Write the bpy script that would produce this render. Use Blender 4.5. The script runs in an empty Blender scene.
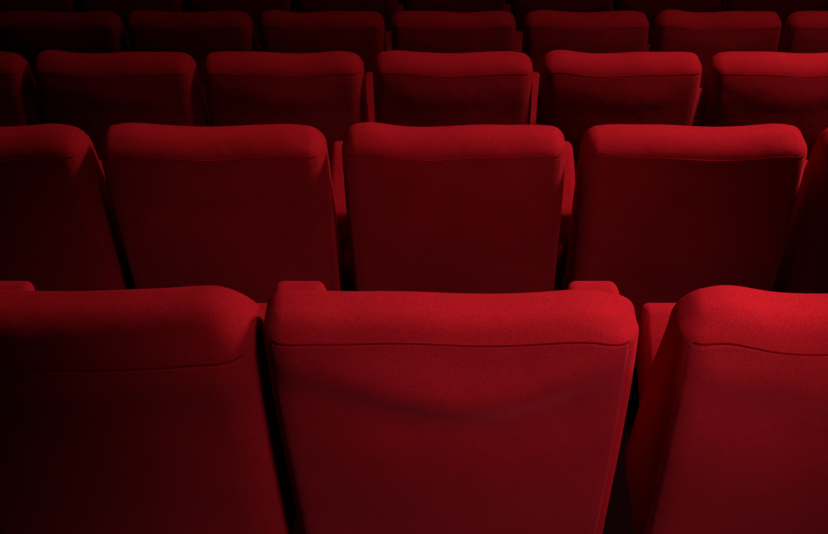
import bpy, bmesh, math, random
from mathutils import Vector, Matrix

random.seed(4)
scene = bpy.context.scene
COL = scene.collection
R = math.radians

# ------------------------------------------------------------------ materials
def new_mat(name):
    m = bpy.data.materials.new(name)
    m.use_nodes = True
    nt = m.node_tree
    b = nt.nodes['Principled BSDF']
    return m, nt, b

def velvet(name, c1, c2, sheen, sheen_tint, rough=0.9, bump=0.25, patch=2.5, weave=520):
    """woven plush: slow patches of pile lying one way or the other, fine weave bump"""
    m, nt, b = new_mat(name)
    N, L = nt.nodes, nt.links
    tc = N.new('ShaderNodeTexCoord')
    n1 = N.new('ShaderNodeTexNoise'); n1.inputs['Scale'].default_value = patch
    n1.inputs['Detail'].default_value = 6; n1.inputs['Roughness'].default_value = 0.6
    oi = N.new('ShaderNodeObjectInfo')
    ad = N.new('ShaderNodeVectorMath'); ad.operation = 'ADD'
    sc = N.new('ShaderNodeVectorMath'); sc.operation = 'SCALE'; sc.inputs['Scale'].default_value = 7.0
    cb = N.new('ShaderNodeCombineXYZ')
    L.new(oi.outputs['Random'], cb.inputs[0]); L.new(oi.outputs['Random'], cb.inputs[1])
    L.new(cb.outputs[0], sc.inputs[0])
    L.new(tc.outputs['Object'], ad.inputs[0]); L.new(sc.outputs[0], ad.inputs[1])
    L.new(ad.outputs[0], n1.inputs['Vector'])
    rp = N.new('ShaderNodeValToRGB')
    rp.color_ramp.elements[0].position = 0.3; rp.color_ramp.elements[0].color = (*c1, 1)
    rp.color_ramp.elements[1].position = 0.7; rp.color_ramp.elements[1].color = (*c2, 1)
    L.new(n1.outputs['Fac'], rp.inputs['Fac'])
    n2 = N.new('ShaderNodeTexNoise'); n2.inputs['Scale'].default_value = weave
    n2.inputs['Detail'].default_value = 2
    L.new(tc.outputs['Object'], n2.inputs['Vector'])
    mx = N.new('ShaderNodeMix'); mx.data_type = 'RGBA'; mx.blend_type = 'MULTIPLY'
    mx.inputs['Factor'].default_value = 0.6
    mr = N.new('ShaderNodeMapRange')
    mr.inputs['From Min'].default_value = 0.3; mr.inputs['From Max'].default_value = 0.7
    mr.inputs['To Min'].default_value = 0.55; mr.inputs['To Max'].default_value = 1.25
    L.new(n2.outputs['Fac'], mr.inputs['Value'])
    L.new(rp.outputs['Color'], mx.inputs['A']); L.new(mr.outputs['Result'], mx.inputs['B'])
    L.new(mx.outputs['Result'], b.inputs['Base Color'])
    bp = N.new('ShaderNodeBump'); bp.inputs['Strength'].default_value = bump
    bp.inputs['Distance'].default_value = 0.0015
    n3 = N.new('ShaderNodeTexNoise'); n3.inputs['Scale'].default_value = 260
    n3.inputs['Detail'].default_value = 4
    L.new(tc.outputs['Object'], n3.inputs['Vector'])
    L.new(n3.outputs['Fac'], bp.inputs['Height'])
    n4 = N.new('ShaderNodeTexNoise'); n4.inputs['Scale'].default_value = 9
    n4.inputs['Detail'].default_value = 3
    L.new(ad.outputs[0], n4.inputs['Vector'])
    bp2 = N.new('ShaderNodeBump'); bp2.inputs['Strength'].default_value = 0.35
    bp2.inputs['Distance'].default_value = 0.012
    L.new(n4.outputs['Fac'], bp2.inputs['Height'])
    L.new(bp.outputs['Normal'], bp2.inputs['Normal'])
    L.new(bp2.outputs['Normal'], b.inputs['Normal'])
    b.inputs['Roughness'].default_value = rough
    b.inputs['Specular IOR Level'].default_value = 0.0
    b.inputs['Sheen Weight'].default_value = sheen
    b.inputs['Sheen Roughness'].default_value = 0.45
    b.inputs['Sheen Tint'].default_value = (*sheen_tint, 1)
    return m

M_VELVET = velvet('red_velvet', (0.235, 0.0048, 0.0082), (0.325, 0.0072, 0.0115), 0.25, (1.0, 0.02, 0.04))
M_COVER = velvet('red_back_fabric', (0.195, 0.0046, 0.0078), (0.29, 0.0072, 0.0115), 0.35, (1.0, 0.06, 0.09), patch=3.5)
M_THREAD = velvet('red_thread', (0.11, 0.001, 0.003), (0.14, 0.001, 0.004), 0.0, (1, 0, 0))

def plain(name, c, rough, metal=0.0, scale=40, spec=0.2):
    m, nt, b = new_mat(name)
    N, L = nt.nodes, nt.links
    tc = N.new('ShaderNodeTexCoord')
    n = N.new('ShaderNodeTexNoise'); n.inputs['Scale'].default_value = scale; n.inputs['Detail'].default_value = 5
    L.new(tc.outputs['Object'], n.inputs['Vector'])
    rp = N.new('ShaderNodeValToRGB')
    rp.color_ramp.elements[0].color = (*[v * 0.7 for v in c], 1)
    rp.color_ramp.elements[1].color = (*[v * 1.3 for v in c], 1)
    L.new(n.outputs['Fac'], rp.inputs['Fac']); L.new(rp.outputs['Color'], b.inputs['Base Color'])
    bp = N.new('ShaderNodeBump'); bp.inputs['Strength'].default_value = 0.2; bp.inputs['Distance'].default_value = 0.002
    L.new(n.outputs['Fac'], bp.inputs['Height']); L.new(bp.outputs['Normal'], b.inputs['Normal'])
    b.inputs['Roughness'].default_value = rough; b.inputs['Metallic'].default_value = metal
    b.inputs['Specular IOR Level'].default_value = spec
    return m

M_METAL = plain('black_powder_coat', (0.012, 0.010, 0.010), 0.6)
M_PLASTIC = plain('black_plastic', (0.010, 0.008, 0.008), 0.7)
M_CARPET = plain('dark_carpet', (0.005, 0.0009, 0.0011), 0.95, scale=350, spec=0.0)

# ------------------------------------------------------------------ mesh helpers
def axis(h, r, n):
    """samples along one axis of a rounded box: dense in the rounded ends"""
    a = []
    k = 7
    core = h - r
    for i in range(k):
        a.append(-core - r * math.tan(R(45) * (1 - i / k)))
    for i in range(n + 1):
        a.append(-core + 2 * core * i / n)
    for i in range(1, k + 1):
        a.append(core + r * math.tan(R(45) * (i / k)))
    return a

def rbox(bm, h, r, n, fn):
    """rounded box centred on 0 with half sizes h, radii r per axis, n interior divisions, each point passed through fn"""
    ax = [axis(h[i], r[i], n[i]) for i in range(3)]
    cache = {}
    def vert(i, j, k):
        key = (i, j, k)
        if key in cache:
            return cache[key]
        p = [ax[0][i], ax[1][j], ax[2][k]]
        d = []
        q = []
        for c in range(3):
            lim = h[c] - r[c]
            qc = max(-lim, min(lim, p[c]))
            q.append(qc); d.append((p[c] - qc) / r[c])
        l = math.sqrt(sum(v * v for v in d)) or 1
        out = [q[c] + r[c] * d[c] / l for c in range(3)]
        v = bm.verts.new(fn(*out))
        cache[key] = v
        return v
    L = [len(a) - 1 for a in ax]
    for c in range(3):
        a, b = [x for x in range(3) if x != c]
        for side in (0, L[c]):
            for i in range(L[a]):
                for j in range(L[b]):
                    quad = []
                    for (di, dj) in ((0, 0), (1, 0), (1, 1), (0, 1)):
                        idx = [0, 0, 0]
                        idx[c] = side; idx[a] = i + di; idx[b] = j + dj
                        quad.append(vert(*idx))
                    if len(set(quad)) == 4:
                        try:
                            bm.faces.new(quad)
                        except ValueError:
                            pass

def build(name, bm, mat, parent=None, smooth=True):
    bmesh.ops.recalc_face_normals(bm, faces=bm.faces)
    me = bpy.data.meshes.new(name)
    bm.to_mesh(me); bm.free()
    for p in me.polygons:
        p.use_smooth = smooth
    me.materials.append(mat)
    o = bpy.data.objects.new(name, me)
    COL.objects.link(o)
    o.parent = parent
    return o

def bell(x, c, w):
    return math.exp(-((x - c) / w) ** 2)

def smooth(a, b, x):
    t = max(0.0, min(1.0, (x - a) / (b - a)))
    return t * t * (3 - 2 * t)

# ------------------------------------------------------------------ seat
TOP = 0.932          # height of the backrest above its tread
LEAN = R(11.7)
HW = 0.265          # half width of the backrest
BH = 0.62           # backrest length along its lean
TH = 0.235          # thickness of the padding
# defaults: corner radii across, down, through; seam below the top
RAD = (0.032, 0.038, 0.041)
SEAM = 0.026

def place(x, s, t, v):
    """x across, s down along the leaning back from its top, t from the rear face forward"""
    lean = v.get('lean', LEAN)
    s -= v.get('rise', 0.0)
    return (x, -0.045 + t * math.cos(lean) + s * math.sin(lean), TOP - s * math.cos(lean) + t * math.sin(lean) - 0.012)

def shape(x, s, t, v):
    CT = v.get('rad', RAD)[2]
    SM = v.get('seam', SEAM)
    """soft upholstery: raised top corners, forward wings, belly and creases; v varies seat by seat"""
    ax = abs(x) / HW
    # raised rounded ends of the top edge
    s += (v.get('dl', 0.006) if x < 0 else v.get('dr', 0.008)) * smooth(0.50, 1.0, ax) ** 1.8 * (1 - smooth(-0.004, 0.036, s - 0.25 * t))
    side = v['hl'] if x < 0 else v['hr']
    s -= side * bell(ax, 0.80, 0.22) * (1 - smooth(0.0, 0.30, s))
    s -= v['tilt'] * x / HW * (1 - smooth(0.0, 0.4, s))
    s += 0.003 * math.sin(x * 23 + v['ph']) * (1 - smooth(0.0, 0.15, s))
    # front: side wings and a lumbar swell
    f = smooth(0.4 * TH, TH, t)
    # the padding is a wedge: thin at the top, deep at the seat
    if t > CT:
        t = CT + (t - CT) * (0.26 + 0.74 * max(0.0, min(1.0, s / 0.58)))
    t += f * (0.02 * smooth(0.55, 1.0, ax) * smooth(0.05, 0.3, s) + 0.02 * bell(s, 0.42, 0.14) * (1 - ax))
    # rear: the band under the seam is stuffed fuller, sagging towards the middle
    b = 1 - smooth(0.0, 0.5 * TH, t)
    sag = 0.050 + 0.070 * (1 - ax * ax) + 0.010 * math.sin(x * 17 + v['ph'] * 2)
    t -= b * v['bulge'] * bell(s, sag - 0.01, 0.045) * (1 - smooth(0.8, 1.0, ax))
    t += b * 0.5 * v['bulge'] * bell(s, sag + 0.07, 0.07) * (1 - smooth(0.6, 1.0, ax))
    t -= b * 0.022 * bell(s, 0.30, 0.20) * (1 - ax ** 2)
    t += b * 0.016 * (1 - smooth(-0.02, 0.15, s))
    t += b * 0.0010 * bell(s, SM + 0.002, 0.012)
    # gentle narrowing towards the foot
    x *= 1 - 0.015 * smooth(0.2, 0.6, s)
    return x, s, t

DEFAULT = dict(hl=0.009, hr=0.009, tilt=0.0, ph=0.0, bulge=0.008)

def backrest(v, root):
    bm = bmesh.new()
    h = (HW, BH / 2, TH / 2)
    def fn(a, b, c):
        return place(*shape(a, b + BH / 2, c + TH / 2, v), v)
    rbox(bm, h, v.get('rad', RAD), (34, 26, 2), fn)
    o = build('backrest', bm, M_VELVET, root)
    return o

def back_cover(v, root):
    """the sewn rear panel, lying 3 mm proud of the padding below the top roll"""
    bm = bmesh.new()
    CX, CS, CT = v.get('rad', RAD)
    w, s0, s1 = HW - 0.007, v.get('seam', SEAM) + 0.003, 0.585
    h = (w, (s1 - s0) / 2, 0.010)
    def fn(a, b, c):
        s = b + (s0 + s1) / 2
        if a > 0:
            a *= 1 - v.get('cr', 0.0) / w
        # follow the rounded flank of the padding
        e = max(0.0, abs(a) - (HW - CX)) / CX
        t = CT * (1 - math.sqrt(max(0.0, 1 - min(e, 0.98) ** 2)))
        # top and bottom edges of the panel curve slightly
        s += 0.006 * (1 - (a / w) ** 2) * (1 if b < 0 else -1) * -1 * smooth(0.1, 0.24, abs(b))
        x, s2, t2 = shape(a, s, 0.0, v)
        return place(x, s2, t2 + t + c * 1.0 + 0.0086, v)
    rbox(bm, h, (0.010, 0.006, 0.0095), (40, 40, 1), fn)
    return build('back_cover', bm, M_COVER, root)

def seam(v, root):
    """stitched welt between the top roll and the rear panel"""
    bm = bmesh.new()
    n, m, rad = 60, 6, 0.0012
    CX, CS, CT = v.get('rad', RAD)
    rings = []
    for i in range(n + 1):
        x = -HW * 0.93 + 2 * HW * 0.93 * i / n
        e = max(0.0, abs(x) - (HW - CX)) / CX
        t = CT * (1 - math.sqrt(max(0.0, 1 - e * e)))
        X, s, t2 = shape(x, v.get('seam', SEAM) - 0.0 * (1 - (x / HW) ** 2), 0.0, v)
        c = Vector(place(X, s, t2 + t - 0.0002, v))
        ring = []
        for k in range(m):
            a = 2 * math.pi * k / m
            ring.append(bm.verts.new(c + Vector((0, math.cos(a) * rad, math.sin(a) * rad))))
        rings.append(ring)
    for i in range(n):
        for k in range(m):
            bm.faces.new((rings[i][k], rings[i][(k + 1) % m], rings[i + 1][(k + 1) % m], rings[i + 1][k]))
    bm.faces.new(rings[0]); bm.faces.new(rings[-1])
    return build('seam', bm, M_THREAD, root)

def cushion(root, dx=0.0, tip=R(42)):
    """tip-up seat resting half raised between the armrests"""
    bm = bmesh.new()
    L, T = 0.38, 0.115
    ori = Vector((dx, 0.24, 0.36))
    def fn(a, b, c):
        d = b + L / 2
        c += 0.016 * (1 - (a / 0.215) ** 2) * (1 - (b / (L / 2)) ** 2) * (1 if c > 0 else 0.3)
        c -= 0.012 * (1 - (a / 0.215) ** 2) * smooth(0.1, 0.3, d) * (1 if c > 0 else 0) * bell(d, 0.2, 0.1)
        y = d * math.cos(tip) - c * math.sin(tip)
        z = d * math.sin(tip) + c * math.cos(tip)
        return (ori.x + a, ori.y + y, ori.z + z)
    rbox(bm, (0.222 if dx == 0 else 0.213, L / 2, T / 2), (0.018, 0.035, 0.035), (16, 14, 2), fn)
    o = build('seat_cushion', bm, M_VELVET, root)
    # plastic underpan
    bm = bmesh.new()
    def fn2(a, b, c):
        d = b + L / 2
        c -= T / 2 + 0.004
        y = d * math.cos(tip) - c * math.sin(tip)
        z = d * math.sin(tip) + c * math.cos(tip)
        return (ori.x + a, ori.y + y, ori.z + z)
    rbox(bm, (0.19, 0.17, 0.012), (0.03, 0.03, 0.011), (6, 6, 1), fn2)
    build('underpan', bm, M_PLASTIC, o)
    return o

def arm(root, side, dx=0.0, dy=0.0):
    """deep upholstered arm shared with the neighbour, on a narrower upholstered standard"""
    cx = side * 0.28 + dx
    bm = bmesh.new()
    y0, y1, z0, z1 = 0.232 + dy, 0.465, 0.37, 0.722
    hy = (y1 - y0) / 2
    def fn(a, b, c):
        y = (y0 + y1) / 2 + b
        y += 0.46 * (z1 - z0) * (0.5 - c / (z1 - z0)) * (1 - smooth(y0, y1, y))
        z = (z0 + z1) / 2 + c - 0.12 * (1 - smooth(y0 - 0.02, y0 + 0.22, y)) * (1 if c > 0 else 0.2)
        a *= 1 + 0.05 * bell(c, 0.02, 0.06)
        return (cx + a, y, z)
    rbox(bm, (0.050, hy, (z1 - z0) / 2), (0.020, 0.035, 0.024), (4, 12, 6), fn)
    o = build('armrest', bm, M_VELVET, root)
    bm = bmesh.new()
    def fn2(a, b, c):
        z = 0.33 + c
        y = 0.420 + dy * 0.6 + b
        y -= 0.02 * bell(z, 0.40, 0.10) * (1 if b < 0 else 0)
        a *= 0.8 + 0.35 * bell(z, 0.40, 0.12)
        return (cx + a, y, z)
    rbox(bm, (0.034, 0.060, 0.225), (0.018, 0.04, 0.03), (4, 8, 14), fn2)
    p = build('side_panel', bm, M_VELVET, o)
    # steel foot bolted to the tread
    bm = bmesh.new()
    rbox(bm, (0.022, 0.05, 0.06), (0.006, 0.01, 0.01), (1, 1, 1), lambda a, b, c: (cx + a, 0.42 + b, 0.06 + c))
    rbox(bm, (0.035, 0.12, 0.006), (0.006, 0.02, 0.005), (1, 2, 1), lambda a, b, c: (cx + a, 0.42 + b, 0.006 + c))
    build('foot', bm, M_METAL, o)
    return o

def bracket(root):
    """crossbar and hinge plates that carry the back and the tip-up seat"""
    bm = bmesh.new()
    rbox(bm, (0.208, 0.018, 0.022), (0.006, 0.008, 0.008), (6, 1, 1), lambda a, b, c: (a, 0.245 + b, 0.375 + c))
    for sx in (-1, 1):
        rbox(bm, (0.008, 0.05, 0.07), (0.004, 0.02, 0.02), (1, 2, 2), lambda a, b, c: (sx * 0.200 + a, 0.225 + b, 0.40 + c))
    return build('seat_bracket', bm, M_METAL, root)

def make_seat(v, arms=(1,), dx=0.0):
    root = bpy.data.objects.new('cinema_seat', None)
    root.empty_display_size = 0.1
    COL.objects.link(root)
    b = backrest(v, root)
    c = back_cover(v, b)
    seam(v, b)
    cushion(root, dx * 0.6)
    bracket(root)
    for s in arms:
        arm(root, s, dx + (0.022 if s < 0 else 0.0), 0.022 if dx else 0.0)
    return root

def copy_tree(o, parent=None):
    c = o.copy(); COL.objects.link(c); c.parent = parent
    for ch in [x for x in bpy.data.objects if x.parent == o]:
        copy_tree(ch, c)
    return c

# ------------------------------------------------------------------ rows
PITCH = 0.56
Y0, DY, DZ = 1.290, 1.080, 0.192

ROWS = [
    ('nearest row of red cinema seats', range(-1, 2)),
    ('second row of red cinema seats', range(-2, 3)),
    ('third row of red cinema seats', range(-3, 3)),
    ('fourth row of red cinema seats', range(-3, 4)),
    ('fifth row of red cinema seats', range(-4, 4)),
]
LABELS = {
    (0, -1): 'large red velvet cinema seat in the nearest row, left, fading into darkness',
    (0, 0): 'large red velvet cinema seat in the nearest row, middle, its whole stitched back lit',
    (0, 1): 'large red velvet cinema seat in the nearest row, right, dark left flank showing',
    (1, -2): 'second-row red cinema seat at the left frame edge, only its rounded right shoulder lit',
    (1, -1): 'second-row dim red cinema seat, between the dark leftmost seat and the middle seat',
    (1, 0): 'second-row red cinema seat directly in front of the nearest middle seat',
    (1, 1): 'second-row red cinema seat right of the middle one, whole back in view',
    (1, 2): 'second-row red cinema seat cut off by the right frame edge',
    (2, -3): 'third-row red cinema seat, only its right shoulder showing at the left frame edge',
    (2, -2): 'third-row near-black cinema seat, leftmost whole back of its row',
    (2, -1): 'third-row dim red cinema seat, second whole back from the left of its row',
    (2, 0): 'third-row red cinema seat in the middle, above the second-row middle seat',
    (2, 1): 'third-row red cinema seat right of the middle, last whole back before the cut-off one',
    (2, 2): 'third-row red cinema seat cut off by the right frame edge',
    (3, -3): 'fourth-row near-black cinema seat at the left frame edge',
    (3, -2): 'fourth-row dark cinema seat, second from the left in its row',
    (3, -1): 'fourth-row dim red cinema seat, third from the left in its row',
    (3, 0): 'fourth-row red cinema seat in the middle, fourth from the left in its row',
    (3, 1): 'fourth-row red cinema seat, third from the right in its row',
    (3, 2): 'fourth-row red cinema seat, second from the right in its row',
    (3, 3): 'fourth-row red cinema seat, only its left corner inside the right frame edge',
    (4, -4): 'fifth-row dark cinema seat at the top left corner, only a low sliver seen',
    (4, -3): 'fifth-row dark cinema seat at the top edge, second from the left',
    (4, -2): 'fifth-row dark cinema seat at the top edge, third from the left',
    (4, -1): 'fifth-row dark cinema seat at the top edge, fourth from the left',
    (4, 0): 'fifth-row dark red cinema seat at the top edge, fourth from the right',
    (4, 1): 'fifth-row dark red cinema seat at the top edge, third from the right',
    (4, 2): 'fifth-row dark red cinema seat at the top edge, second from the right',
    (4, 3): 'fifth-row dark red cinema seat at the top right corner',
}
XOFF = {(0, -1): 0.018, (0, 0): -0.004, (0, 1): 0.020, (1, -2): -0.012, (1, -1): -0.010, (1, 0): 0.0, (1, 1): 0.009, (1, 2): 0.010,
        (2, -2): -0.003, (2, -1): -0.005, (2, 0): -0.004, (2, 1): -0.007, (2, 2): -0.008}

near = {
    -1: (dict(hl=0.004, hr=0.012, tilt=0.0, lean=R(15), dr=0.004, rad=(0.065, 0.062, 0.066), seam=0.062, rise=-0.007, ph=1.9, bulge=0.008), (-1, 1)),
    0: (dict(hl=0.008, hr=0.006, tilt=0.0, lean=R(15), ph=0.4, bulge=0.016, dl=0.002, dr=0.013, cr=0.008), (1,)),
    1: (dict(hl=0.016, hr=0.008, dl=0.012, rad=(0.034, 0.046, 0.048), seam=0.038, rise=-0.003, tilt=0.0, lean=R(15), ph=3.1, bulge=0.009), (1,)),
}
proto = None
variants = []
for r, (grp, ks) in enumerate(ROWS):
    for k in ks:
        if r == 0:
            v, arms = near[k]
            o = make_seat(v, arms, -0.021)
        else:
            if len(variants) < 3:
                i = len(variants)
                v = dict(hl=0.009 + 0.002 * (i - 1), hr=0.007, tilt=0.002 * (i - 1), ph=1.3 * i + 0.5, bulge=0.003,
                         rad=(0.036, 0.050, 0.052), seam=0.040, rise=-0.005)
                o = make_seat(v)
                variants.append(o)
            else:
                o = copy_tree(variants[(k + 2 * r) % 3])
        o.location = (PITCH * k + XOFF.get((r, k), random.uniform(-0.003, 0.003) if r else 0), Y0 + DY * r, -DZ * r)
        o['label'] = LABELS[(r, k)]
        o['category'] = 'seat'
        o['group'] = grp

# ------------------------------------------------------------------ stepped floor
bm = bmesh.new()
X = 4.0
prof = []
edge = Y0 - 0.14      # risers fall just behind each backrest
yb = -1.2
prof.append((yb, DZ)); prof.append((edge, DZ))
for r in range(6):
    prof.append((edge + DY * r, -DZ * r))
    prof.append((edge + DY * (r + 1), -DZ * r))
vs = [(bm.verts.new((-X, y, z)), bm.verts.new((X, y, z))) for y, z in prof]
lo = [(bm.verts.new((-X, y, -1.6)), bm.verts.new((X, y, -1.6))) for y in (prof[-1][0], yb)]
for a, b in zip(vs, vs[1:]):
    bm.faces.new((a[0], a[1], b[1], b[0]))
bm.faces.new((vs[-1][0], vs[-1][1], lo[0][1], lo[0][0]))
bm.faces.new((lo[0][0], lo[0][1], lo[1][1], lo[1][0]))
bm.faces.new((lo[1][0], lo[1][1], vs[0][1], vs[0][0]))
bm.faces.new([p[0] for p in vs] + [p[0] for p in lo])
bm.faces.new([p[1] for p in vs] + [p[1] for p in lo])
fl = build('floor', bm, M_CARPET, smooth=False)
fl['kind'] = 'structure'
fl['label'] = 'dark carpeted tiers stepping down under the rows'

M_WALL = plain('dark_wall_cloth', (0.012, 0.004, 0.005), 0.95, scale=60, spec=0.0)
def slab(name, lo, hi):
    bm = bmesh.new()
    bmesh.ops.create_cube(bm, size=1)
    for v in bm.verts:
        v.co = Vector([lo[i] + (v.co[i] + 0.5) * (hi[i] - lo[i]) for i in range(3)])
    o = build(name, bm, M_WALL, smooth=False)
    o['kind'] = 'structure'
yf = prof[-1][0]
slab('wall_left', (-X - 0.1, yb, -1.6), (-X, yf, 4.2))
slab('wall_right', (X, yb, -1.6), (X + 0.1, yf, 4.2))
slab('wall_back', (-X, yb - 0.1, -1.6), (X, yb, 4.2))
slab('wall_front', (-X, yf, -1.6), (X, yf + 0.1, 4.2))
slab('ceiling', (-X, yb, 4.2), (X, yf, 4.3))

# ------------------------------------------------------------------ light
def area(name, loc, target, size, power, color, spread=180):
    l = bpy.data.lights.new(name, 'AREA'); l.shape = 'DISK'; l.size = size
    l.energy = power; l.color = color; l.spread = R(spread)
    o = bpy.data.objects.new(name, l); COL.objects.link(o)
    o.location = loc
    d = Vector(target) - Vector(loc)
    o.rotation_euler = d.to_track_quat('-Z', 'Y').to_euler()
    return o

def spot(name, loc, target, power, color, cone, blend, size=0.25):
    l = bpy.data.lights.new(name, 'SPOT'); l.shadow_soft_size = size
    l.energy = power; l.color = color; l.spot_size = R(cone); l.spot_blend = blend
    o = bpy.data.objects.new(name, l); COL.objects.link(o)
    o.location = loc
    o.rotation_euler = (Vector(target) - Vector(loc)).to_track_quat('-Z', 'Y').to_euler()
    return o

spot('house_light', (2.2, 2.8, 3.3), (1.9, 1.8, 0.8), 760, (1.0, 0.87, 0.85), 125, 1.0, 0.3)
spot('near_back_fill', (0.7, 0.25, 1.95), (0.24, 1.30, 0.82), 105, (1.0, 0.88, 0.95), 50, 1.0, 0.2)  # fill added beside the camera to brighten the nearest seat backs; no fixture there

area('far_row_fill', (1.3, 4.3, 4.0), (1.0, 4.9, 0.2), 2.0, 12, (1.0, 0.85, 0.85), 150)  # weak ambient fill added above the far rows, not a source in the hall

w = bpy.data.worlds.new('dark_hall'); scene.world = w; w.use_nodes = True
w.node_tree.nodes['Background'].inputs[0].default_value = (0.5, 0.35, 0.4, 1)
w.node_tree.nodes['Background'].inputs[1].default_value = 0.013

# ------------------------------------------------------------------ camera
cam = bpy.data.cameras.new('camera')
co = bpy.data.objects.new('camera', cam); COL.objects.link(co)
co.location = (0, 0, 1.75)
co.rotation_euler = (R(90 - 30), 0, 0)
cam.sensor_width = 36
cam.lens = 1100 / 828 * 36
cam.shift_x = -40 / 828
cam.clip_start = 0.05
scene.camera = co

scene.view_settings.view_transform = 'Standard'
scene.view_settings.look = 'None'
scene.view_settings.exposure = 0
scene.view_settings.gamma = 1
scene.view_settings.use_curve_mapping = False
